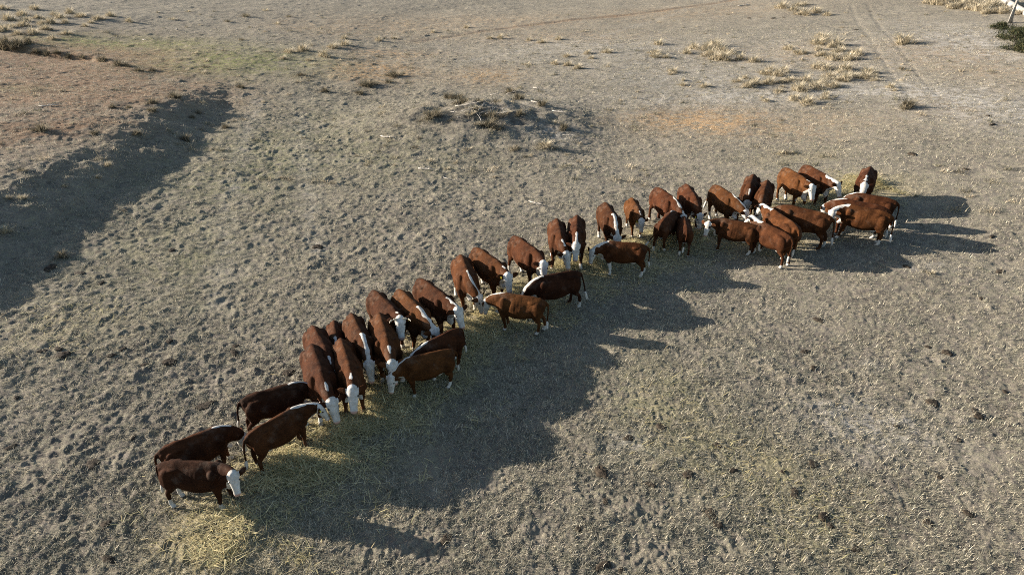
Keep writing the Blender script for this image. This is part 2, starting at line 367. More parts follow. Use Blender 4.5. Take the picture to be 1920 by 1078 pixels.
def build_sward():
    # clumps: even by view distance so the far paddock is covered with fewer, larger clumps
    n = 120000
    r = np.exp(rng.uniform(math.log(8.3), math.log(75), n)); a = rng.uniform(-R(54), R(54), n)
    cx, cy = r * np.sin(a), r * np.cos(a)
    keep = perlin(cx / 1.1, cy / 1.1, 61) + .6 * perlin(cx / 4, cy / 4, 62) > -.30 + .16 * rng.standard_normal(n)
    cx, cy, r = cx[keep], cy[keep], r[keep]; n = len(cx); k = 7
    sz = np.exp(.38 * rng.standard_normal(n)) * (1 + .012 * r); sz = np.where(rng.uniform(0, 1, n) < .07, sz * rng.uniform(1.6, 2.8, n), sz); sz = np.repeat(sz, k)
    x = np.repeat(cx, k) + rng.normal(0, .05, n * k) * sz; y = np.repeat(cy, k) + rng.normal(0, .05, n * k) * sz
    rk = np.repeat(r, k)
    z = ground_z(x, y) - .004
    L = rng.uniform(.03, .095, n * k) * np.minimum(sz, 1.9); W = rng.uniform(.004, .009, n * k) * (1 + rk * .035)
    clump = pick([(.44, .39, .285), (.36, .325, .24), (.28, .26, .20), (.19, .18, .145), (.13, .13, .10), (.50, .45, .35), (.28, .27, .20)], n, .12)
    g = np.clip(blob(cx, cy, 455, 128, 6.5, 4.5) + .7 * blob(cx, cy, 160, 84, 6, 2.5) + .5 * blob(cx, cy, 330, 100, 7, 3), 0, 1)[:, None]
    clump = clump * (1 - .65 * g) + np.array([[.18, .19, .075]]) * .65 * g
    og = np.clip(blob(cx, cy, 705, 130, 3.4, 4) + blob(cx, cy, 915, 138, 2.6, 3) + .7 * blob(cx, cy, 1290, 222, 5, 2.4), 0, 1)[:, None]
    clump = clump * (1 - .7 * og) + np.array([[.42, .27, .13]]) * .7 * og
    tint = np.repeat(clump, k, 0) * (1 + .12 * rng.standard_normal((n * k, 1)))
    m = 520; kk = 34
    fr = np.exp(rng.uniform(math.log(30), math.log(85), m)); fa = rng.uniform(-R(40), R(40), m); fx, fy = fr * np.sin(fa), fr * np.cos(fa)
    ok = perlin(fx / 6, fy / 6, 65) > -.08; fx, fy, fr = fx[ok], fy[ok], fr[ok]; m = len(fx)
    fs = np.repeat(rng.uniform(.5, 1.25, m), kk); ex = np.repeat(fx, kk) + rng.normal(0, .12, m * kk) * fs; ey = np.repeat(fy, kk) + rng.normal(0, .12, m * kk) * fs
    x = np.append(x, ex); y = np.append(y, ey); z = np.append(z, ground_z(ex, ey) - .01); L = np.append(L, rng.uniform(.12, .36, m * kk) * fs); W = np.append(W, rng.uniform(.015, .035, m * kk))
    tint = np.concatenate([tint, np.repeat(pick([(.46, .39, .28), (.36, .30, .21), (.25, .22, .15), (.19, .175, .12)], m), kk, 0)])
    V, Q, T, C = blades(x, y, z, L, W, rng.uniform(0, 6.283, len(x)), rng.uniform(.2, 1.35, len(x)), rng.uniform(.1, .8, len(x)), np.clip(tint, .02, .8))
    me = mesh_from('dry_grass', V, Q, T, False); cattr(me, 'tint', C)
    tag(link('dry_grass', me, M_GRASS), 'short dry grazed grass scattered over the whole paddock', 'grass', kind='stuff')
build_sward()

def build_hay():
    pts = np.array(HAY); seg = np.hypot(*(pts[1:] - pts[:-1]).T); cum = np.concatenate([[0], np.cumsum(seg)])
    n = 105000
    t = rng.uniform(-.6, cum[-1] + .6, n)
    px = np.interp(t, cum, pts[:, 0]); py = np.interp(t, cum, pts[:, 1])
    px += np.where(t < 0, t, 0) * -.3; py += np.where(t < 0, t, 0)
    dd = np.gradient(pts, axis=0); dd /= np.hypot(dd[:, 0], dd[:, 1])[:, None]
    nx = np.interp(t, cum, dd[:, 1]); ny = -np.interp(t, cum, dd[:, 0])
    core = rng.uniform(0, 1, n)
    off = np.where(core < .6, rng.normal(.05, .42, n), rng.normal(.55, 1.3, n))
    x = px + nx * off + rng.normal(0, .12, n); y = py + ny * off + rng.normal(0, .12, n)
    keep = perlin(x / .9, y / .9, 71) + .5 * perlin(x / .35, y / .35, 72) > -.35 + .25 * np.abs(off) + .15 * rng.standard_normal(n)
    x, y, off = x[keep], y[keep], off[keep]; n = len(x)
    ex = rng.uniform(0, 1, 1500); pxl = [(110, 630, 1.2), (1250, 765, 1.0), (1540, 960, .8), (1395, 860, .9), (120, 600, 1.0), (1480, 300, 1.8)]
    kk = rng.integers(0, len(pxl), 1500); cc = np.array([level(p[0], p[1], .1) for p in pxl]); rd = np.array([p[2] for p in pxl])
    x = np.append(x, cc[kk, 0] + rng.normal(0, 1, 1500) * rd[kk]); y = np.append(y, cc[kk, 1] + rng.normal(0, 1, 1500) * rd[kk]); off = np.append(off, np.full(1500, 2.0)); n = len(x)
    thin = (np.hypot(x - HAY[0][0], y - HAY[0][1]) > 1.7) | (rng.uniform(0, 1, n) < .38); x, y, off = x[thin], y[thin], off[thin]; n = len(x)
    heap = np.exp(-(off / .5) ** 2) * (.5 + perlin(x / .7, y / .7, 73))
    z = ground_z(x, y) + rng.uniform(.0, .05, n) + np.clip(heap, 0, 1) * rng.uniform(0, .30, n)
    L = rng.uniform(.10, .34, n); W = rng.uniform(.006, .013, n) * (1 + .02 * np.hypot(x, y))
    tint = pick([(.51, .435, .225), (.45, .375, .185), (.37, .325, .165), (.58, .51, .30), (.32, .30, .145), (.42, .335, .175)], n, .14)
    V, Q, T, C = blades(x, y, z, L, W, rng.uniform(0, 6.283, n), rng.normal(1.42, .2, n), rng.normal(.12, .22, n), np.clip(tint, .05, .85))
    me = mesh_from('hay', V, Q, T, False); cattr(me, 'tint', C)
    tag(link('hay', me, M_HAY), 'loose yellow hay strewn in a line along the feeding herd', 'hay', kind='stuff')
build_hay()

# ------------------------------------------------------------------ the cow: one rest shape, posed for every animal
def loft(V, F, rings, n=20):
    """rings: (centre, side axis, up axis, half width, half height up, half height down, exponent)"""
    b0 = len(V)
    for c, sa, ua, hw, hu, hd, e in rings:
        for k in range(n):
            a = 2 * math.pi * k / n; ca, sb = math.cos(a), math.sin(a)
            ee = e if not isinstance(e, tuple) else (e[0] if sb > 0 else e[1])
            p = math.copysign(abs(ca) ** (2 / ee), ca) * hw; q = math.copysign(abs(sb) ** (2 / ee), sb) * (hu if sb > 0 else hd)
            V.append(np.asarray(c, float) + np.asarray(sa, float) * p + np.asarray(ua, float) * q)
    for i in range(len(rings) - 1):
        for k in range(n):
            k2 = (k + 1) % n
            F.append((b0 + i * n + k, b0 + i * n + k2, b0 + (i + 1) * n + k2, b0 + (i + 1) * n + k))
    F.append(tuple(b0 + k for k in range(n))[::-1]); e0 = b0 + (len(rings) - 1) * n
    F.append(tuple(e0 + k for k in range(n)))
def tube(V, F, pts, radii, n=12):
    rings = []; pts = [Vector(p) for p in pts]
    for i, p in enumerate(pts):
        t = (pts[min(i + 1, len(pts) - 1)] - pts[max(i - 1, 0)]).normalized()
        ref = Vector((0, 1, 0)) if abs(t.y) < .8 else Vector((1, 0, 0))
        s = t.cross(ref).normalized(); u = s.cross(t)
        rd = radii[i]; rd = rd if isinstance(rd, tuple) else (rd, rd)
        rings.append((p, s, u, rd[0], rd[1], rd[1], 2))
    loft(V, F, rings, n)
def ellipsoid(V, F, c, r, n=14):
    rings = []
    for i in range(9):
        a = math.pi * (i + .5) / 9; rings.append(((c[0], c[1], c[2] + r[2] * -math.cos(a)), (1, 0, 0), (0, 1, 0), r[0] * math.sin(a), r[1] * math.sin(a), r[1] * math.sin(a), 2))
    loft(V, F, rings, n)

NB_BASE = np.array((.58, 0, 1.00)); POLL = np.array((1.12, 0, 1.19))
NECK = POLL - NB_BASE; NL = float(np.linalg.norm(NECK)); NA = NECK / NL; NU = np.array((-NA[2], 0, NA[0]))
HA = R(48); HD = np.array((math.cos(HA), 0, -math.sin(HA))); HU = np.array((math.sin(HA), 0, math.cos(HA)))

def head_pt(x, y, z): return POLL + HD * x + np.array((0, 1., 0)) * y + HU * z

def rest_cow():
    V, F = [], []; Y, Z = (0, 1, 0), (0, 0, 1)
    tor = [(-.84, 1.07, .09, .09, .10, 2), (-.80, 1.04, .17, .15, .20, 2), (-.70, 1.00, .245, .225, .30, 2.1), (-.56, .97, .285, .285, .36, 2.2),
           (-.42, .94, .305, .335, .39, 2.2), (-.25, .90, .325, .365, .42, 2.2), (-.05, .88, .345, .385, .445, 2.2), (.15, .88, .345, .385, .445, 2.2),
           (.32, .90, .32, .375, .43, 2.2), (.48, .93, .28, .355, .42, 2.1), (.62, .94, .235, .325, .40, 2), (.74, .92, .18, .27, .34, 2), (.83, .89, .11, .17, .22, 2)]
    loft(V, F, [((x, 0, z - .03), Y, Z, w * .95, u + .05, d * .91, (float(np.interp(x, [-.8, -.45, .1, .6, .8], [1.38, 1.42, 1.62, 1.5, 1.7])), e)) for x, z, w, u, d, e in tor], 30)
    for s in (-1, 1):
        ellipsoid(V, F, (-.43, s * .150, 1.135), (.15, .09, .05))        # hook bones
        ellipsoid(V, F, (-.60, s * .19, .86), (.20, .125, .30)); ellipsoid(V, F, (-.76, s * .10, 1.10), (.07, .05, .05))           # thighs
        ellipsoid(V, F, (.49, s * .20, .92), (.14, .10, .28))             # shoulders
        tube(V, F, [(.50, s * .19, .82), (.53, s * .185, .62), (.53, s * .175, .47), (.545, s * .17, .385), (.54, s * .168, .34), (.53, s * .166, .20), (.53, s * .166, .125), (.55, s * .166, .075), (.57, s * .166, .05), (.585, s * .166, .0)],
             [.15, .105, .076, .066, .058, .044, .052, .05, .062, .07])
        tube(V, F, [(-.58, s * .175, .92), (-.54, s * .18, .72), (-.60, s * .175, .58), (-.675, s * .17, .475), (-.695, s * .168, .42), (-.68, s * .168, .24), (-.67, s * .168, .135), (-.645, s * .168, .08), (-.625, s * .168, .05), (-.605, s * .168, .0)],
             [(.21, .14), (.175, .12), (.11, .085), (.072, .06), (.062, .055), (.047, .045), (.054, .052), (.05, .05), (.062, .06), (.07, .068)])
    nk = [(-.10, .19, .30, .34, 2), (.12, .165, .24, .33, 2), (.30, .135, .19, .27, 2), (.44, .118, .155, .20, 2), (NL - .02, .105, .12, .14, 2), (NL + .07, .09, .085, .10, 2)]
    loft(V, F, [(NB_BASE + NA * s, Y, NU, w, u, d, e) for s, w, u, d, e in nk], 20)
    ellipsoid(V, F, (.74, 0, .66), (.13, .085, .16))                       # brisket
    ellipsoid(V, F, (-.36, 0, .53), (.13, .11, .09))                       # udder
    hr = [(-.05, .085, .075, .06), (.03, .118, .105, .11), (.12, .122, .100, .125), (.20, .112, .085, .12), (.29, .092, .072, .098), (.37, .080, .062, .078), (.44, .082, .060, .070), (.48, .070, .048, .056), (.505, .045, .03, .036)]
    loft(V, F, [(head_pt(x, 0, 0), Y, HU, w, u, d, 2.4) for x, w, u, d in hr], 18)
    for s in (-1, 1):                                                      # ears, held out sideways
        er = []
        for t, w in ((0, .04), (.2, .07), (.5, .085), (.8, .065), (1.0, .022)):
            c = head_pt(.015 - .05 * t, s * (.085 + .235 * t), .035 - .055 * t * t)
            er.append((c, HD, HU * .9 + np.array((0, -s * .35, 0)), w, .020, .020, 2))
        loft(V, F, er, 12)
    tube(V, F, [(-.82, 0, 1.13), (-.885, 0, 1.10), (-.925, 0, .98), (-.93, 0, .80), (-.925, 0, .62), (-.92, 0, .52), (-.925, 0, .42), (-.93, 0, .31), (-.93, 0, .24)],
         [.045, .042, .033, .028, .026, .034, .048, .042, .016], 10)
    me = bpy.data.meshes.new('rest'); me.from_pydata([tuple(v) for v in V], [], F); me.update()
    o = bpy.data.objects.new('rest', me); col.objects.link(o)
    m = o.modifiers.new('r', 'REMESH'); m.mode = 'VOXEL'; m.voxel_size = .0185
    m = o.modifiers.new('s', 'SMOOTH'); m.factor = .5; m.iterations = 7
    dg = bpy.context.evaluated_depsgraph_get(); ev = o.evaluated_get(dg); em = ev.to_mesh()
    co = np.empty(len(em.vertices) * 3, np.float32); em.vertices.foreach_get('co', co); co = co.reshape(-1, 3).astype(float)
    fq = [tuple(p.vertices) for p in em.polygons]
    ev.to_mesh_clear(); bpy.data.objects.remove(o); bpy.data.meshes.remove(me)
    X, Yc, Zc = co[:, 0].copy(), co[:, 1].copy(), co[:, 2].copy()
    up = sstep(.70, .85, Zc); tr = up * (X < .7) * (X > -.85)
    co[:, 1] *= 1 - tr * (.09 * np.exp(-((X + .25) / .14) ** 2) * sstep(.85, 1.0, Zc) + .10 * np.exp(-((X - .30) / .07) ** 2) + .05 * np.exp(-((X + .72) / .06) ** 2))
    co[:, 1] += np.sign(Yc) * .0018 * np.sin(X * 2 * math.pi / .10) * tr * sstep(-.2, -.1, X) * sstep(.28, .2, X) * sstep(1.22, 1.1, Zc)
    quads = [f for f in fq if len(f) == 4]; tris = [f for f in fq if len(f) == 3]
    return co, np.array(quads, np.int32), (np.array(tris, np.int32) if tris else None)
REST, RQ, RT = rest_cow()

def bend(P, pitch, yaw, hpitch, hyaw):
    """bend neck and head of rest points: angles in radians, pitch down and yaw left positive"""
    P = np.atleast_2d(P)
    d = P - NB_BASE; s = d @ NA; u = d @ NU; yv = d[:, 1]
    S = np.linspace(-.22, 1.3, 160)
    e = sstep(-.22, NL * .95, S); eh = sstep(NL - .13, NL + .07, S)
    def frames(S, e, eh):
        p = pitch * e + hpitch * eh; w = yaw * e + hyaw * eh
        cp, sp, cw, sw = np.cos(p), np.sin(p), np.cos(w), np.sin(w)
        def rot(v):
            x = v[0] * cp + v[2] * sp; z = -v[0] * sp + v[2] * cp
            return np.column_stack([x * cw - v[1] * sw, x * sw + v[1] * cw, z])
        return rot
    A = frames(S, e, eh)(NA)
    pos = np.zeros((len(S), 3)); pos[0] = NB_BASE + NA * S[0]
    pos[1:] = pos[0] + np.cumsum((A[1:] + A[:-1]) * .5 * (S[1] - S[0]), 0)
    sc = np.clip(s, S[0], S[-1]); ee = sstep(-.22, NL * .95, sc); eeh = sstep(NL - .13, NL + .07, sc)
    rot = frames(sc, ee, eeh); base = np.column_stack([np.interp(sc, S, pos[:, k]) for k in range(3)])
    out = base + rot(NU) * u[:, None] + rot(np.array((0, 1., 0))) * yv[:, None] + rot(NA) * (s - sc)[:, None]
    # the chest below the neck root and the legs stay put
    k = sstep(.50, .78, P[:, 0]) * sstep(.52, .74, P[:, 2]) 
    k = np.where(s > NL * .75, 1.0, np.where(s < -.22, 0.0, k))
    k = np.maximum(k, sstep(.12, .34, s))
    return P + (out - P) * k[:, None]

HEADC = head_pt(.24, 0, .02)
def seg_noise(P, f, seed): return perlin(P[:, 0] * f + P[:, 2] * f * .7, P[:, 1] * f + P[:, 2] * f * .5, seed)

CRESTS = 'nbfbssfsfssfmfflslnfsmfwslnlnlsnswmnwwnwll'
CPAR = {'b': (-.10, .22, .04), 's': (.18, .40, .028), 'l': (-.06, NL - .04, .026), 'f': (-.06, NL, .045), 'm': (.10, NL - .03, .036), 'w': (.06, NL + .06, .085)}
def masks(rg, i=0):
    P = REST; x, y, z = P.T
    d = P - NB_BASE; s = d @ NA; u = d @ NU
    hd = (P - POLL) @ HD; hu = (P - POLL) @ HU
    ay = np.abs(y)
    w = np.zeros(len(P))
    head = sstep(NL - .10, NL - .02, s + .25 * hd)
    ear = sstep(.125, .15, ay) * (hd < .12) * (s > NL - .25)
    face = head * (1 - ear)
    w = np.maximum(w, face)
    topn = np.interp(s, [-.1, .12, .30, .44, NL], [.30, .24, .19, .155, .12])
    c0, c1, cw = CPAR.get(CRESTS[i], (0, .1, 0)); c0 += rg.uniform(-.05, .05)
    cw = cw * rg.uniform(.85, 1.15) + .04 * seg_noise(P, 6.5, 17 + i)
    crest = sstep(c0 - .04, c0 + .05, s) * sstep(c1 + .05, c1 - .05, s) * sstep(cw + .02, cw - .02, ay + .045 * seg_noise(P, 8, rg.randrange(999))) * (u > .35 * topn)
    if CRESTS[i] != 'n': w = np.maximum(w, crest)
    # throat, dewlap, brisket
    botn = np.interp(s, [-.1, .12, .30, .44, NL], [-.34, -.33, -.27, -.20, -.14])
    thr = sstep(.02, .12, s) * (s < NL + .1) * sstep(.45, .75, u / botn) * sstep(.13, .08, ay)
    w = np.maximum(w, thr)
    br = sstep(.60, .68, x) * (z < .82) * (s < .3) * sstep(.12, .08, ay); w = np.maximum(w, br)
    bw = rg.uniform(.11, .20)
    belly = sstep(.56, .51, z) * (x > -.50) * (x < .62) * sstep(bw + .03, bw - .03, ay) * (z > .40); w = np.maximum(w, belly)
    for sx in (-1, 1):
        for sy in (-1, 1):
            h = rg.uniform(.02, .30 if sx < 0 else .20)
            if i == 23 and sx > 0: h = .52
            leg = (np.sign(y) == sy) & ((x > .3) if sx > 0 else ((x < -.4) & (x > -.80)))
            w = np.maximum(w, leg * sstep(h + .03, h - .03, z))
    sw = (x < -.85) * sstep(.58, .48, z); w = np.maximum(w, sw)
    pink = face * sstep(.425, .46, hd) * .9
    dark = (z < .045).astype(float) * .8 * (x > -.85)
    inner = sstep(.06, .03, z) * 0
    # brown ring round the eye on some animals
    if rg.random() < .12:
        for sy in (-1, 1):
            e = head_pt(.13, sy * .105, .045); w *= 1 - .9 * sstep(.075, .045, np.linalg.norm(P - e, axis=1))
    return np.clip(w, 0, 1), pink, dark + inner

def sphere_mesh(name, r, mat):
    V, F = [], []; ellipsoid(V, F, (0, 0, 0), (r, r, r), 12)
    me = bpy.data.meshes.new(name); me.from_pydata([tuple(v) for v in V], [], F); me.update(); me.materials.append(mat); return me
EYE = sphere_mesh('eye', .024, M_EYE)
def horn_mesh():
    V, F = [], []; tube(V, F, [(0, 0, 0), (0, .07, .0), (.02, .13, .015), (.06, .17, .05), (.09, .175, .08)], [.026, .024, .019, .012, .004], 10)
    me = bpy.data.meshes.new('horn'); me.from_pydata([tuple(v) for v in V], [], F); me.update(); me.materials.append(M_HORN); return me
HORN = horn_mesh()
def tag_mesh():
    V, F = [], []
    loft(V, F, [((0, 0, -.045), (1, 0, 0), (0, 1, 0), .030, .006, .006, 4), ((0, 0, .01), (1, 0, 0), (0, 1, 0), .032, .006, .006, 4), ((0, 0, .04), (1, 0, 0), (0, 1, 0), .018, .006, .006, 4)], 12)
    me = bpy.data.meshes.new('ear_tag'); me.from_pydata([tuple(v) for v in V], [], F); me.update(); me.materials.append(M_TAG); return me
EARTAG = tag_mesh()

HERD = 'red and white cattle feeding along the hay line'
DK, MD, RD, OR = (.030, .0118, .0062), (.042, .0158, .0072), (.047, .0175, .0078), (.068, .0265, .0102)
GR, LO, LV = (74, -38), (50, -14), (6, 6)           # grazing, half lowered, level: neck pitch and head pitch in degrees
COWS = [
 # tail head px, withers px, head px, pose, neck yaw guess, colour, scale or None, extras, label
 ((302,870),(400,868),(434,898),LO,-62,DK,None,'', 'dark brown cow lowest at the left end of the herd, white face toward the viewer'),
 ((303,845),(400,803),(452,832),LO,-15,MD,None,'', 'cow behind the lowest cow, reaching its head in behind the rump of its neighbour'),
 ((465,820),(550,767),(603,777),LV,-30,RD,None,'t','cow standing head up over sunlit hay, white face looking right, rear quarter to the viewer'),
 ((452,753),(555,719),(600,757),GR,-20,DK,None,'', 'very dark cow with pale tail tip, behind the head up cow at lower left'),
 ((582,644),(604,703),(625,763),GR,10,RD,None,'', 'long backed cow grazing towards the viewer, right behind the head of the head up cow'),
 ((585,612),(610,656),(626,710),GR,0,RD,None,'', 'half hidden cow, only its rump showing behind the long backed grazing cow'),
 ((626,602),(629,634),(633,672),GR,0,RD,.80,'', 'small calf with white crest squeezed between larger cows left of centre'),
 ((637,634),(656,692),(659,740),GR,0,OR,None,'', 'cow with lit white face lowered straight at the viewer, in front of the small calf'),
 ((658,590),(680,633),(692,690),GR,0,RD,None,'', 'cow with broad white neck stripe grazing in the shade beside the white faced front cow'),
 ((697,543),(741,582),(750,601),LV,-25,RD,None,'ht','horned cow raising its white face to the viewer in the middle left group'),
 ((707,578),(728,643),(734,690),GR,0,OR,None,'', 'orange brown cow in front of the horned cow, head down in the shadow'),
 ((745,543),(788,579),(818,625),GR,0,OR,None,'', 'cow with long white crest, its head hidden by the pair facing left'),
 ((781,522),(838,556),(862,590),LO,-15,RD,None,'', 'red cow facing right, sunlit white head low, left of the nose to nose pair'),
 ((863,619),(796,645),(755,695),GR,10,MD,None,'', 'rear cow of the pair facing left, mostly hidden behind the one with white feet'),
 ((850,658),(764,673),(735,717),LO,48,OR,None,'', 'front cow of the pair facing left, white feet and white face in the shadow'),
 ((862,476),(878,514),(910,577),GR,20,OR,None,'', 'orange cow with neck stretched down to hay, nose to nose with a smaller cow'),
 ((885,461),(940,495),(953,522),LO,-35,OR,None,'t','light orange cow facing right with its white face turned to the viewer'),
 ((1021,567),(945,551),(912,577),LO,-10,OR,.92,'', 'smaller orange cow facing left, nose to nose with the cow stretching down'),
 ((959,442),(1009,473),(1019,499),LO,-35,RD,None,'', 'lean red cow facing right, long white face above the dark cow in front'),
 ((1086,510),(1011,522),(985,562),GR,0,DK,None,'', 'dark cow facing left with white crest, head hidden by the smaller orange cow'),
 ((1042,409),(1052,442),(1060,480),GR,45,RD,None,'h','left cow of the close pair in the middle, horn showing and head twisted into hay'),
 ((1082,404),(1081,438),(1080,466),LO,0,RD,None,'', 'right cow of the close pair in the middle, white face straight to the viewer'),
 ((1128,375),(1157,410),(1158,455),GR,-5,RD,None,'', 'cow with a full white neck stripe, head hidden by the white chested cow in front'),
 ((1213,463),(1142,453),(1115,477),LO,48,OR,None,'', 'white chested cow standing side on facing left in front of the middle group'),
 ((1179,367),(1201,397),(1203,418),LO,0,OR,.92,'t','bright orange cow with yellow ear tag, white face lit, right of the striped neck cow'),
 ((1222,350),(1273,376),(1287,415),GR,-10,RD,None,'', 'cow facing right with white flank edge, behind the two animals showing their tails'),
 ((1279,342),(1309,374),(1317,416),GR,0,RD,None,'t','red cow bending its white head down beside the white faced cow looking left'),
 ((1237,428),(1259,400),(1278,412),GR,-15,RD,None,'', 'larger of the two animals seen from behind, tail swung across its legs'),
 ((1287,431),(1284,411),(1283,425),GR,0,RD,.84,'', 'smaller of the two animals seen from behind, with a long pale tail tip'),
 ((1331,346),(1386,368),(1406,402),GR,-5,OR,None,'', 'light brown cow facing right with white crest, behind the left facing trio'),
 ((1415,322),(1406,350),(1401,388),GR,0,RD,None,'', 'left one of two cows bowing side by side in the upper right group'),
 ((1442,329),(1431,364),(1424,392),GR,0,RD,None,'', 'right one of two cows bowing side by side in the upper right group'),
 ((1461,313),(1518,335),(1529,350),LO,-40,OR,None,'', 'orange cow facing right with lit white face, nearer of the two at the far end'),
 ((1500,309),(1557,330),(1581,347),LO,-25,RD,None,'', 'dark red cow with white shoulders, farther of the two facing right at the far end'),
 ((1635,306),(1624,333),(1621,348),LO,0,RD,None,'', 'farthest cow on the right, standing apart and facing the viewer with white crest'),
 ((1424,426),(1356,411),(1337,420),LO,58,RD,None,'y', 'cow facing left with white face lifted and hay hanging from its mouth'),
 ((1484,447),(1430,419),(1404,409),LV,15,RD,None,'', 'cow seen from the rear quarter with pale tail, behind the hay chewing cow'),
 ((1498,428),(1448,393),(1426,396),LV,15,OR,None,'', 'tan backed cow with broad white head and neck in the middle of the right group'),
 ((1561,405),(1482,386),(1452,405),LO,0,RD,None,'', 'cow facing left with white belly mark, between the tan backed cow and the end trio'),
 ((1673,402),(1594,386),(1572,404),LO,48,OR,None,'', 'nearest of the three at the right end facing left, white collar and white feet'),
 ((1667,390),(1584,374),(1561,394),LO,25,RD,None,'', 'middle of the three at the right end, back showing above the white collared cow'),
 ((1683,377),(1610,363),(1580,388),GR,0,RD,None,'', 'rearmost of the three at the right end, thin white crest on its back'),
]
HZ_TAIL, HZ_WITH = 1.18, 1.27

def project(p):
    d = Vector(p) - Vector((0, 0, CAM_H)); f = d.y * math.cos(PITCH) - d.z * math.sin(PITCH); u = d.y * math.sin(PITCH) + d.z * math.cos(PITCH)
    return 960 + FPX * d.x / f, 539 - FPX * u / f

def make_cow(i, spec):
    A, B, Hp, pose, yaw0, colr, sc, extra, label = spec
    rg = random.Random(100 + i)
    s = sc or 1.0
    for _ in range(2):
        a = at(*A, HZ_TAIL * s); b = at(*B, HZ_WITH * s)
        L = math.hypot(b.x - a.x, b.y - a.y)
        if sc is None: s = min(1.10, max(.88, L / 1.36))
    yaw = math.atan2(b.y - a.y, b.x - a.x)
    side = abs(math.cos(yaw))
    mid = (a + b) / 2
    # the mid back lies at local x = -.14
    ox = mid.x + .14 * s * math.cos(yaw); oy = mid.y + .14 * s * math.sin(yaw)
    cy, sy = math.cos(yaw), math.sin(yaw)
    gz = float(np.mean(ground_z([ox + cy * .5 - sy * .2, ox + cy * .5 + sy * .2, ox - cy * .6, ox], [oy + sy * .5 + cy * .2, oy + sy * .5 - cy * .2, oy - sy * .6, oy])))
    girth = rg.uniform(.95, 1.07)
    best = None
    for P in range(-14, 92, 4):
        for Y in range(-84, 85, 6):
            H = pose[1] + .55 * (pose[0] - P) if P < pose[0] + 30 else pose[1]
            H = max(-60, min(25, H))
            h = bend(HEADC, R(P), R(Y * .62), R(H), R(Y * .38))[0] * s
            q = project((ox + cy * h[0] - sy * h[1], oy + sy * h[0] + cy * h[1], gz + h[2]))
            e = ((q[0] - Hp[0]) ** 2 + (q[1] - Hp[1]) ** 2) / 49 + ((P - pose[0]) / 20) ** 2 + ((Y - yaw0) / 30) ** 2
            mz = bend(head_pt(.5, 0, 0), R(P), R(Y * .62), R(H), R(Y * .38))[0][2]
            if mz < .03: e += ((.03 - mz) / .04) ** 2
            if best is None or e < best[0]: best = (e, P, Y, H)
    _, P, Y, H = best
    pz = (R(P), R(Y * .62), R(H), R(Y * .38))
    v = REST.copy()
    # step and sway of the legs
    for sx, piv in ((1, (.52, .78)), (-1, (-.58, .84))):
        for sg in (-1, 1):
            ang = R(rg.uniform(-13, 13)); spl = rg.uniform(-.03, .05) * sg
            m = (np.sign(REST[:, 1]) == sg) & ((REST[:, 0] > .3) if sx > 0 else (REST[:, 0] < -.3)) & (REST[:, 0] > -.85)
            k = sstep(.70, .40, REST[:, 2]) * m
            dz = REST[:, 2] - piv[1]
            v[:, 0] += k * (-np.sin(ang) * dz * -1.0) * -1; v[:, 1] += k * spl * (1 - REST[:, 2] / .7)
    # tail swing
    ta = R(rg.uniform(-16, 16)) if i != 27 else R(34); m = sstep(1.08, .85, REST[:, 2]) * (REST[:, 0] < -.86)
    v[:, 1] += m * np.sin(ta) * (1.08 - REST[:, 2]); v[:, 0] -= m * .12 * rg.random() * (1.08 - REST[:, 2])
    # belly and individual lumpiness
    tor = sstep(.35, .6, REST[:, 2]) * sstep(-.85, -.6, REST[:, 0]) * sstep(.75, .5, REST[:, 0])
    v[:, 1] *= 1 + (girth - 1) * tor
    v[:, 2] -= .03 * (girth - .9) * 5 * tor * sstep(.9, .6, REST[:, 2]) * .5
    nl = .010 * seg_noise(REST, 5.0, 80 + i)
    v[:, 1] += nl * tor * np.sign(REST[:, 1]) * 1.2; v[:, 2] += .008 * seg_noise(REST, 4.0, 180 + i) * tor
    v = bend_with(v, pz)
    v *= s
    me = mesh_from('cow', v, RQ, RT)
    wm, pk, dk = masks(rg, i)
    fattr(me, 'white', wm); fattr(me, 'pink', pk); fattr(me, 'dark', dk)
    o = link('cow', me, M_HIDE)
    f = rg.uniform(.86, 1.16); o.color = (colr[0] * f, colr[1] * f * rg.uniform(.95, 1.06), colr[2] * f, 1)
    o.location = (ox, oy, gz + .005); o.rotation_euler = (0, 0, yaw)
    tag(o, label, 'cow', HERD)
    def child(name, mesh, hp, rot_head=True, flip=False, roll=0.0):
        c = bend(head_pt(*hp), *pz)[0] * s
        fx = bend(head_pt(hp[0] + .01, hp[1], hp[2]), *pz)[0] * s - c; fy = bend(head_pt(hp[0], hp[1] + .01, hp[2]), *pz)[0] * s - c
        X = Vector(fx).normalized(); Yv = Vector(fy); Yv = (Yv - X * X.dot(Yv)).normalized()
        if flip: Yv = -Yv
        Zv = X.cross(Yv) * (-1 if flip else 1)
        M = Matrix((X, Yv, Zv)).transposed().to_4x4(); M.translation = Vector(c)
        ch = bpy.data.objects.new(name, mesh); col.objects.link(ch); ch.parent = o; ch.matrix_local = M @ Matrix.Scale(s, 4)
        return ch
    for sg in (-1, 1): child('eye', EYE, (.13, sg * .108, .045))
    if 'h' in extra:
        for sg in (-1, 1): child('horn', HORN, (-.01, sg * .075, .075), flip=sg < 0)
    if 't' in extra:
        child('ear_tag', EARTAG, (.02, -.20 if i not in (9,) else .20, .03))
    if 'y' in extra: hay_wisp(o, bend(head_pt(.50, 0, -.03), *pz)[0] * s)
    return o

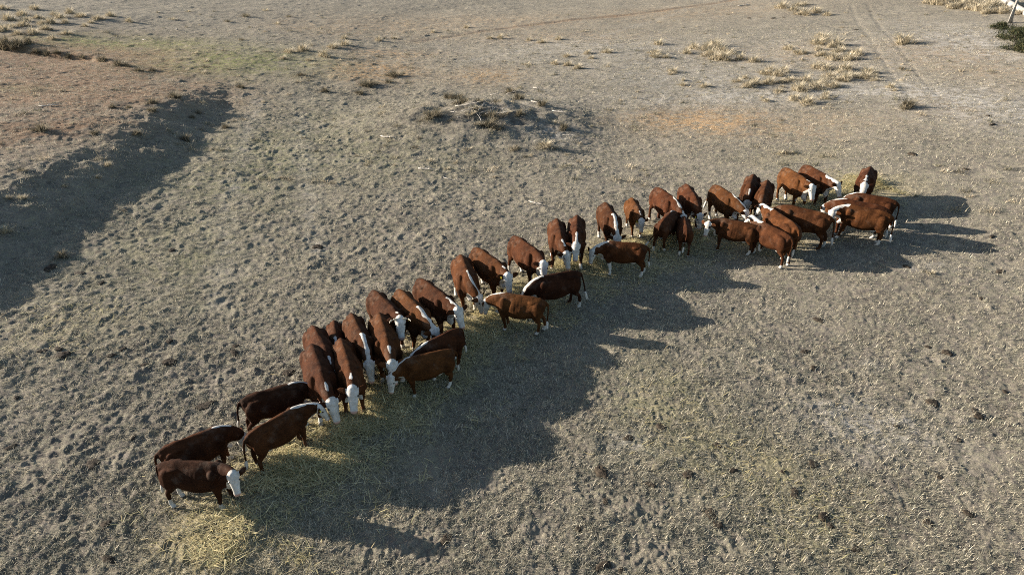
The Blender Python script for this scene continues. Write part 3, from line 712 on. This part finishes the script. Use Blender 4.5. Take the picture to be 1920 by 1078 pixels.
def hay_wisp(o, c):
    n = 26; p = o.matrix_basis @ Vector(c)
    V, Q, T, C = blades(rng.normal(0, .025, n), rng.normal(0, .025, n), np.full(n, .02), rng.uniform(.14, .34, n), rng.uniform(.008, .016, n), rng.uniform(0, 6.283, n), rng.uniform(1.9, 2.9, n), rng.uniform(0, .3, n), pick([(.56, .47, .24), (.50, .41, .19), (.42, .36, .175)], n))
    V[:, 2] = np.minimum(V[:, 2], .05)
    me = mesh_from('hay_wisp', V, Q, T, False); cattr(me, 'tint', C); w = link('hay_wisp', me, M_HAY); w.location = p
    tag(w, 'wisp of hay hanging from the mouth of a left facing cow', 'hay')

def bend_with(v, pz):
    # bending is decided by the rest position, so that posed legs do not slip into the neck
    out = bend(REST, *pz); return v + (out - REST)
cows = [make_cow(i, c) for i, c in enumerate(COWS)]

# ------------------------------------------------------------------ grass tussocks
def tussock_mesh(name, seed, dark=False, nb=340, spread=.42, height=.62):
    rg = np.random.default_rng(seed)
    n = nb; a = rg.uniform(0, 6.283, n); rad = spread * .6 * np.sqrt(rg.uniform(0, 1, n)) * (1 + .5 * np.sin(a * rg.integers(2, 4) + rg.uniform(0, 6)))
    x = rad * np.cos(a) * rg.uniform(.8, 1.2); y = rad * np.sin(a); z = np.full(n, -.05)
    L = height * rg.uniform(.3, 1.15, n); W = rg.uniform(.016, .034, n)
    lean = np.clip(rad / spread * 1.1 + rg.normal(0, .18, n), 0, 1.3); curl = rg.uniform(.2, 1.0, n)
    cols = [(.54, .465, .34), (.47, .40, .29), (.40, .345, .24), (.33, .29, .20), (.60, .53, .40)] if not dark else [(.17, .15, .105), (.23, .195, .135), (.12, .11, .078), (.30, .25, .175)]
    cols = np.asarray(cols); t = cols[rg.integers(0, len(cols), n)] * (1 + .12 * rg.standard_normal((n, 1)))
    V, Q, T, C = blades(x, y, z, L, W, a + rg.normal(0, .5, n), lean, curl, np.clip(t, .02, .8))
    me = mesh_from(name, V, Q, T, False); cattr(me, 'tint', C); me.materials.append(M_TUS); return me
TUS = [tussock_mesh('grass_tussock', 200 + k) for k in range(5)]
TUSD = [tussock_mesh('grass_tussock', 230 + k, True) for k in range(3)]
LOW = [tussock_mesh('grass_tussock', 250 + k, k == 2, 150, .5, .34) for k in range(3)]
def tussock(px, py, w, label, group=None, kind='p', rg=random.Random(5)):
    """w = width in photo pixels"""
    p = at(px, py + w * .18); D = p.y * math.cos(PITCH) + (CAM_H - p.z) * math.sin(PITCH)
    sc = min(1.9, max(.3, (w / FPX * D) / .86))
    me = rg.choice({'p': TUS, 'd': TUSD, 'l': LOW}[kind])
    o = bpy.data.objects.new('grass_tussock', me); col.objects.link(o)
    o.location = (p.x, p.y, float(ground_z(p.x, p.y)[0]) - .01); o.rotation_euler = (0, 0, rg.uniform(0, 6.28))
    o.scale = (sc, sc, sc * rg.uniform(.7, 1.15)); o.scale.x *= rg.uniform(.8, 1.3); tag(o, label, 'tussock', group)
def zone(pts, k, ox, oy, label, group, kind='p', w=22, extra=0):
    rz = random.Random(len(pts) * 31 + ox)
    pts = list(pts) + [(q[0] + rz.uniform(-38, 38), q[1] + rz.uniform(-22, 22), (q[2] if len(q) > 2 else w) * rz.uniform(.4, .8)) for q in pts for _ in range(extra)]
    for q in pts: tussock(ox + q[0] / k, oy + q[1] / k, q[2] if len(q) > 2 else w, label, group, kind)
Z = 2.694
zone([(15,40),(175,40,20),(110,65,26),(190,85,22),(300,80,24),(355,60,22),(405,75,22),(495,90,22),(560,75,18),(655,105,18),(115,120,26),(235,140,24),(165,160,26),(90,165,22),(20,145,26),(265,190,18),(335,165,20),(40,90,26),(60,130,20),(130,100,22),(255,110,22),(330,110,18),(210,115,22),(275,70,18),(430,130,14),(460,110,16)], Z, 0, 0,
     'pale grass tussock in the crowded clump at the upper left corner', 'tussocks crowded in the upper left corner', 'p')
zone([(30,210,28),(95,215,28),(145,210,24),(185,255,20),(240,265,20),(15,240,26),(290,262,16),(345,280,16),(420,285,16),(66,232,24)], Z, 0, 0,
     'dark tussock on the lip above the bare red soil', 'tussocks along the red soil lip', 'd')
zone([(520,300,24),(600,320,26),(640,330,16),(700,350,20),(770,350,14)], Z, 0, 0, 'dark overhanging clump at the right end of the red soil lip', 'overhanging clumps on the lip', 'd')
zone([(1240,75,24),(950,50,20),(1340,45,20),(1460,80,16),(1150,105,16),(1400,115,18),(1540,140,12),(870,90,20)], Z, 0, 0, 'scattered low tussock on the upper slope left of centre', 'tussocks scattered on the upper slope', 'l')
zone([(1530,245,26),(1460,255,22),(1430,290,20),(1560,300,14)], Z, 0, 0, 'tussock at the left end of the short dark row left of the mound', 'left end of the short tussock row', 'p')
zone([(1680,230,26),(1640,275,28),(1740,220,24),(1740,190,16)], Z, 0, 0, 'tussock at the right end of the short dark row left of the mound', 'right end of the short tussock row', 'p')
zone([(985,265,18),(1040,300,18),(1035,330,20),(1030,360,20),(930,290,16),(1220,195,18)], Z, 0, 0, 'small tussock beside the greenish patch of ground', 'tussocks by the greenish patch', 'l')
tussock(77, 240, 30, 'dark flattened tussock alone on the sunlit slope above the shaded bank', None, 'd')
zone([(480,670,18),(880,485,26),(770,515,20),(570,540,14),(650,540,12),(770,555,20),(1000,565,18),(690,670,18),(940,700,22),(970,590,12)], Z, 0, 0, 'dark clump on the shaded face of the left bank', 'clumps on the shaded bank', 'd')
zone([(110,850,28),(45,745,18),(360,620,14)], Z, 0, 0, 'low greenish clump on the sunlit left slope', 'clumps on the sunlit left slope', 'l')
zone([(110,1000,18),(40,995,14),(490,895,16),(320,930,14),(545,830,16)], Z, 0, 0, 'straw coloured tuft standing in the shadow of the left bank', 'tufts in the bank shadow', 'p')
tussock(10, 432, 24, 'pale tuft in the bank shadow at the left picture edge', None, 'p')
tussock(117, 478, 24, 'dark round clump at the lower edge of the bank shadow', None, 'd')
zone([(1215,435,18),(1520,375,18),(1640,455,18),(1880,420,24),(1140,640,14)], Z, 0, 0, 'small dark tussock between the bank and the mound', 'tussocks between bank and mound', 'd')
zone([(295,200,18),(375,190,14),(740,135,14),(860,190,14),(910,190,16),(1055,200,14),(570,160,12)], Z, 600, 0, 'small tussock on the slope behind the mound', 'tussocks behind the mound', 'p')
zone([(1120,210,18),(1205,195,16),(1245,280,18),(1350,265,16),(1370,290,14),(1450,260,18)], Z, 600, 0, 'small pale tussock in the loose scatter right of the mound', 'tussocks right of the mound', 'p')
zone([(1185,315,20),(1255,325,18),(1300,340,20)], Z, 600, 0, 'upright pale tussock in a row of three on the low ledge', 'row of three on the ledge', 'p')
zone([(235,425,26),(200,465,20),(375,375,26),(345,410,18)], Z, 600, 0, 'dark bushy clump on the left shoulder of the mound', 'clumps left of the mound', 'd')
zone([(890, 500, 34), (760, 560, 28), (900, 640, 30), (1045, 315, 26), (800, 500, 30), (830, 570, 28), (800, 620, 24), (540, 560, 24), (1080, 500, 28), (940, 560, 26), (1180, 610, 26), (780, 535, 26)], Z, 600, 0, 'low matted grey brush flattened on the mound', 'matted brush on the mound', 'l')
zone([(960, 460, 22), (700, 490, 30), (850, 620, 36), (560, 580, 30), (720, 510, 28), (650, 490, 24), (870, 590, 30), (590, 570, 30), (1000, 490, 26), (1120, 520, 24), (1010, 570, 22), (1230, 640, 24)], Z, 600, 0, 'dark weedy clump growing on the mound', 'clumps on the mound', 'd')
tussock(1023, 270, 36, 'round brown tussock with a long shadow below the mound', None, 'p')
tussock(877, 275, 22, 'short pale tussock just below the mound on its left', None, 'l')
zone([(980,750,20),(550,805,22),(640,845,20),(1245,775,16),(480,735,18),(1310,720,14),(350,690,22),(500,690,18)], Z, 600, 0, 'low grey clump in the rough grass below the mound', 'clumps below the mound', 'l')
zone([(660,30,28),(720,45,22),(770,60,32),(830,50,26),(890,70,20),(770,20,16),(740,25,20)], Z, 1220, 0, 'pale tussock in the small clump at the top right of centre', 'small clump at the top', 'p')
zone([(40,215,26),(25,260,24),(75,285,16),(20,280,20)], Z, 1220, 0, 'tussock in the group of four at the left of the upper right scatter', 'group of four tussocks', 'p')
zone([(280,240,28),(320,220,34),(300,270,32),(330,290,30),(400,260,26),(450,290,26),(520,300,28),(370,290,30),(215,235,24),(350,250,26),(180,260,22)], Z, 1220, 0, 'pale tussock in the left clump of the upper right scatter', 'left clump of the upper right scatter', 'p')
zone([(840,210,30),(870,195,26),(930,220,30),(740,260,22),(690,240,20),(860,270,26),(920,290,28),(1000,290,28),(1040,265,26),(830,330,28),(880,340,28),(980,340,32),(600,350,28),(640,370,28),(700,400,26),(1100,360,28),(1080,385,24),(900,380,28),(930,400,26),(520,415,32),(490,430,24),(600,410,26),(750,445,32),(830,435,32),(920,425,26),(980,395,28),(1210,435,20),(720,495,22),(790,510,28),(880,490,24),(580,505,16),(670,355,24),(950,250,24),(1020,380,24),(860,410,24),(780,400,24),(640,455,18),(440,405,20),(270,430,22),(110,355,22),(160,425,16),(660,410,20),(1130,400,20)], Z, 1220, 0, 'pale tussock in the large clump of the upper right scatter', 'large clump of the upper right scatter', 'p', 22, 1)
tussock(1700, 197, 36, 'lone round dark tussock beside the wheel ruts', None, 'd')
zone([(1280,205,34),(1255,185,20)], Z, 1220, 0, 'pale tussock right of the wheel ruts near the top', 'tussocks right of the ruts', 'p')
zone([(1265,342,20),(1300,350,16)], Z, 1220, 0, 'small low tussock between the two wheel ruts', 'tussocks between the ruts', 'l')
zone([(655,765,26),(690,765,24)], Z, 1220, 0, 'low clump in the grass above the right end of the herd', 'clumps above the herd', 'l')
tussock(1567, 752, 24, 'pale frayed tuft with a shadow on the bare ground at lower right', None, 'l')
tussock(1592, 880, 22, 'small tuft with a soft shadow near the bottom right', None, 'l')
tussock(1745, 508, 30, 'pale low tuft right of the herd by the shadow tips', None, 'l')
zone([(1400,5,24),(1440,12,26),(1490,8,28),(1520,30,26),(1560,22,26),(1600,38,28),(1640,45,24),(1590,8,28),(1660,18,28),(1700,28,28),(1720,8,30),(1750,50,28),(1640,5,26),(1690,60,22),(1800,20,26),(1780,55,26),(1850,60,26),(1850,25,24),(1545,4,24),(1615,22,26),(1680,42,24),(1740,25,26)], Z, 1220, 0, 'tall straw coloured tussock at the gully edge in the top right corner', 'tussocks at the gully edge', 'p')
zone([(1430,10,18),(1515,28,22),(1545,40,16)], Z, 1220, 0, 'dark tussock among the straw ones at the gully edge', 'dark tussocks at the gully edge', 'd')

# ------------------------------------------------------------------ cow pats, sticks, log, snag, shrub
def pat_mesh(seed):
    rg = np.random.default_rng(seed); V, F = [], []; n = 22
    pr = 1 + .6 * perlin(np.cos(np.linspace(0, 6.283, n, False)) * 1.7 + seed, np.sin(np.linspace(0, 6.283, n, False)) * 1.7, seed)
    lev = [(1.06, -.03), (1.0, .0), (.9, .035), (.68, .055), (.42, .05), (.2, .06)]
    for f, z in lev:
        for k in range(n):
            a = 6.283 * k / n; V.append((.15 * f * pr[k] * math.cos(a), .13 * f * pr[k] * math.sin(a), z + .008 * rg.standard_normal()))
    for i in range(len(lev) - 1):
        for k in range(n): F.append((i * n + k, i * n + (k + 1) % n, (i + 1) * n + (k + 1) % n, (i + 1) * n + k))
    F.append(tuple((len(lev) - 1) * n + k for k in range(n)))
    me = bpy.data.meshes.new('cow_pat'); me.from_pydata(V, [], F); me.update(); me.materials.append(M_DUNG)
    for p in me.polygons: p.use_smooth = True
    return me
PATS = [pat_mesh(300 + k) for k in range(5)]
def pats(pts, label, group):
    rg = random.Random(len(label))
    for px, py, w in pts:
        p = at(px, py); D = p.y * math.cos(PITCH) + (CAM_H - p.z) * math.sin(PITCH); sc = min(1.6, max(.6, w / FPX * D / .28)) * rg.uniform(.75, 1.15)
        o = bpy.data.objects.new('cow_pat', rg.choice(PATS)); col.objects.link(o)
        o.location = (p.x, p.y, float(np.mean(ground_z([p.x, p.x + .12, p.x - .12], [p.y, p.y + .05, p.y - .05]))) + .012); o.rotation_euler = (rg.uniform(-.1, .1), rg.uniform(-.1, .1), rg.uniform(0, 6.28)); o.scale = (sc, sc * rg.uniform(.6, 1), sc * rg.uniform(.4, .75))
        tag(o, label, 'cow pat', group)
pats([(1128,886,26),(1240,800,18),(1290,890,22),(1178,822,22),(1085,990,20),(1130,1062,30),(1165,1070,20),(1220,908,18),(1135,940,18)], 'dark dried cow pat on bare ground at bottom centre right', 'cow pats at bottom centre right')
pats([(838,1012,28)], 'large dark cow pat beyond the tip of the nearest cow shadow', None)
pats([(1333,965,30),(1345,985,18),(1375,882,22),(1345,835,20),(1545,970,22),(1558,985,18),(1490,930,16),(1490,920,16),(1525,870,20),(1468,885,16),(1605,1030,14)], 'dark cow pat in the strawy patch at lower right', 'cow pats in the lower right strawy patch')
pats([(1740,980,24),(1815,963,20),(1832,780,20),(1828,770,14),(1748,755,28),(1798,825,14),(1775,662,22),(1885,735,14),(1510,660,22),(1525,690,16),(1535,600,18),(1553,712,14),(1680,800,10),(1760,892,14),(1740,650,12)], 'dark cow pat on the pale open ground at far lower right', 'cow pats at far lower right')
pats([(595,463,22),(322,470,16),(190,531,18),(150,512,20),(95,503,22),(415,450,12)], 'dark cow pat on the grey ground below the shaded bank', 'cow pats below the bank')
pats([(380,762,30),(395,755,16),(440,662,24),(442,650,14),(540,700,22),(318,680,22),(120,665,22),(110,655,18),(230,655,14),(80,660,14),(318,640,14),(210,667,14),(270,685,14)], 'dark cow pat in the trodden ground left of the herd', 'cow pats left of the herd')
pats([(175,870,24),(20,840,22),(205,1050,28),(200,985,20),(250,820,18),(30,745,16)], 'dark cow pat in the shadowed lower left ground', 'cow pats at lower left')
pats([(1710,290,20),(1855,218,12),(1860,235,14),(1810,318,14),(1875,510,22),(1700,500,14),(1840,560,14),(1860,445,16)], 'dark cow pat on the pale slope right of the herd', 'cow pats right of the herd')
pats([(1605,57,14),(1450,35,12),(1470,33,12),(1405,35,12)], 'small dark cow pat on the upper slope near the ruts', 'cow pats by the ruts')

def stick(px, py, length, az, label, rad=.022, bend_=.12, tilt=.08, group=None, twig=True):
    p = at(px, py); rg = random.Random(int(px * 7 + py)); V, F = [], []
    pts = []; n = 6
    for k in range(n):
        t = k / (n - 1) - .5
        pts.append((length * t, bend_ * length * (t * t - .1) + rg.uniform(-.02, .02) * length, abs(t) * 0 + tilt * length * (t + .5)))
    tube(V, F, pts, [rad * (1.1 - .75 * k / (n - 1)) for k in range(n)], 8)
    if twig:
        for q in (2, 3):
            b = Vector(pts[q]); e = b + Vector((length * .22, length * rg.choice((-.16, .18)), length * .1)); tube(V, F, [b, (b + e) / 2 + Vector((0, .01, .01)), e], [rad * .6, rad * .45, rad * .2], 6)
    me = bpy.data.meshes.new('dead_branch'); me.from_pydata([tuple(v) for v in V], [], F); me.update()
    for f in me.polygons: f.use_smooth = True
    o = link('dead_branch', me, M_WOOD); o.location = (p.x, p.y, float(ground_z(p.x, p.y)[0]) + .03); o.rotation_euler = (0, 0, az)
    tag(o, label, 'branch', group)
g = 'dead branches on the mound'; lb = 'bleached dead branch tangled on the top of the mound'
for px, py, L, a in ((868,203,1.1,-.6),(903,205,.9,1.2),(880,210,1.0,.2),(905,215,.9,-.1),(940,218,1.3,-.75),(922,213,1.0,.9),(950,205,.6,.5),(898,225,.9,1.9),(860,225,1.0,-1.2),(912,232,.9,1.3),(930,180,.8,-.2),(965,178,1.1,-.1),(890,200,1.2,-.3),(850,215,.9,-.9)):
    stick(px, py, L, a, lb, .02, .1, .25, g)
stick(1013, 196, 1.6, -.75, 'long bleached branch on the right shoulder of the mound', .045, .15)
stick(1047, 212, 1.0, -.75, 'bleached branch lying below the long one right of the mound', .03)
stick(1008, 168, .9, -.8, 'pale branch lying behind the mound on the right', .03)
stick(728, 260, 1.1, -.5, 'pale curved branch in the grass left below the mound', .03, .4)
stick(800, 320, .9, -.4, 'short pale branch in the grass above the middle cows', .03)
stick(843, 338, .9, -.7, 'thin pale branch lying right of the short one above the middle cows', .015)
stick(1005, 385, 1.0, -.9, 'pale forked branch lying just above the close pair of cows', .025, .2, .15)
stick(92, 200, 1.1, .05, 'pale straight branch on the sunlit red slope at left', .035, .05)
stick(330, 57, 1.0, -1.0, 'white branch lying on the upper left slope', .05, .1)
stick(275, 76, .8, -.3, 'second white branch left of the upper one on the slope', .04, .1)
stick(1395, 12, 1.5, .2, 'grey branch at the top end of the earth trail', .06, .1)
stick(1068, 256, .9, -.4, 'pale branch by the brown tussock below the mound', .02)

# white weathered trunk lying across the gully, and the bare dead sapling before it
def trunk(pts, radii, n=14, seed=0):
    V, F = [], []; tube(V, F, pts, radii, n); return V, F
def mesh_vf(name, V, F, mat, parent=None):
    me = bpy.data.meshes.new(name); me.from_pydata([tuple(v) for v in V], [], F); me.update()
    for f in me.polygons: f.use_smooth = True
    return link(name, me, mat, parent)
p0 = at(1860, -12, .25); p1 = at(1945, 36, .25); c = (p0 + p1) / 2
V, F = [], []; dvec = p1 - p0
pts = [c + dvec * (t - .5) * 1.15 + Vector((0, 0, .05 * math.sin(t * 7))) - c for t in np.linspace(0, 1, 8)]
tube(V, F, pts, [.22, .25, .26, .28, .29, .31, .33, .36], 16)
for t, ez in ((.3, .8), (.55, 1.0), (.75, .6)):
    b = (pts[0].lerp(pts[-1], t)); e = b + Vector((.5 * ez, .3, .55 * ez)); tube(V, F, [b, b.lerp(e, .5) + Vector((0, .05, 0)), e], [.10, .07, .03], 8)
log = mesh_vf('fallen_log', V, F, M_WOOD); log.location = c
tag(log, 'white weathered tree trunk lying across the gully in the top right corner', 'log')
p = at(1893, 44)
root = bpy.data.objects.new('dead_tree', None); col.objects.link(root); root.location = (p.x, p.y, float(ground_z(p.x, p.y)[0]) - .05)
tag(root, 'slim bare dead tree standing in front of the white log, top right corner', 'tree')
V, F = [], []; tube(V, F, [(0, 0, -.1), (.03, 0, .9), (.0, .02, 1.9), (.08, 0, 3.0), (.15, .05, 4.2)], [.13, .10, .085, .06, .025], 12)
mesh_vf('trunk', V, F, M_BARK, root)
for k, (bx, bh, tx, th) in enumerate(((-.22, 0, -.02, 1.9), (-.12, 0, .02, 2.0), (.16, 0, .0, 1.6))):
    V, F = [], []; tube(V, F, [(bx, -.08, bh - .1), ((bx + tx) / 2 - .02, -.06, th / 2), (tx, -.05, th)], [.05, .045, .03], 8); mesh_vf('stem', V, F, M_WOOD, root)
for k, (z0, dx, dz) in enumerate(((2.2, -.7, .7), (2.6, .8, .6), (3.1, -.5, .8), (3.5, .5, .6))):
    V, F = [], []; tube(V, F, [(.05, 0, z0), (.05 + dx * .5, .1, z0 + dz * .6), (.05 + dx, .15, z0 + dz)], [.04, .028, .01], 8); mesh_vf('branch', V, F, M_BARK, root)

def shrub(px, py, rx, ry, rz, n, label, seed, dark=True):
    rg = np.random.default_rng(seed); p = at(px, py)
    root = bpy.data.objects.new('shrub', None); col.objects.link(root); root.location = (p.x, p.y, float(ground_z(p.x, p.y)[0])); tag(root, label, 'shrub', )
    V, F = [], []
    for k in range(9):
        a = rg.uniform(0, 6.283); q = rg.uniform(.4, .85)
        tube(V, F, [(0, 0, -.05), (rx * q * .5 * math.cos(a), ry * q * .5 * math.sin(a), rz * .5), (rx * q * math.cos(a), ry * q * math.sin(a), rz * rg.uniform(.5, .9))], [.045, .03, .01], 6)
    mesh_vf('stems', V, F, M_BARK, root)
    nc = 26; cc = rg.normal(0, 1, (nc, 3)); cc /= np.linalg.norm(cc, axis=1)[:, None]; cc *= rg.uniform(.3, 1, (nc, 1)) ** .5; cc[:, 2] = np.abs(cc[:, 2])
    k = rg.integers(0, nc, n); pos = cc[k] + rg.normal(0, .16, (n, 3)); pos *= np.array((rx, ry, rz)); pos[:, 2] = np.abs(pos[:, 2])
    t = np.array([(.045, .055, .028), (.06, .065, .03), (.035, .042, .024), (.09, .08, .04)])[rg.integers(0, 4, n)]
    V, Q, T, C = blades(pos[:, 0], pos[:, 1], pos[:, 2], rg.uniform(.08, .22, n), rg.uniform(.03, .06, n), rg.uniform(0, 6.283, n), rg.uniform(.3, 1.6, n), rg.uniform(-.2, .6, n), t)
    me = mesh_from('foliage', V, Q, T, False); cattr(me, 'tint', C); link('foliage', me, M_TUS, root)
shrub(1905, 75, 1.5, 1.7, .95, 5200, 'dark sprawling shrub at the right edge below the white log', 401)
shrub(1876, 54, .9, .7, .45, 1600, 'low dark shrub at the foot of the bare dead tree', 402)

shrub(1918, 96, 1.3, 1.2, .7, 3000, 'dark shrub spilling past the right edge, nearest of the three shrubs', 403)
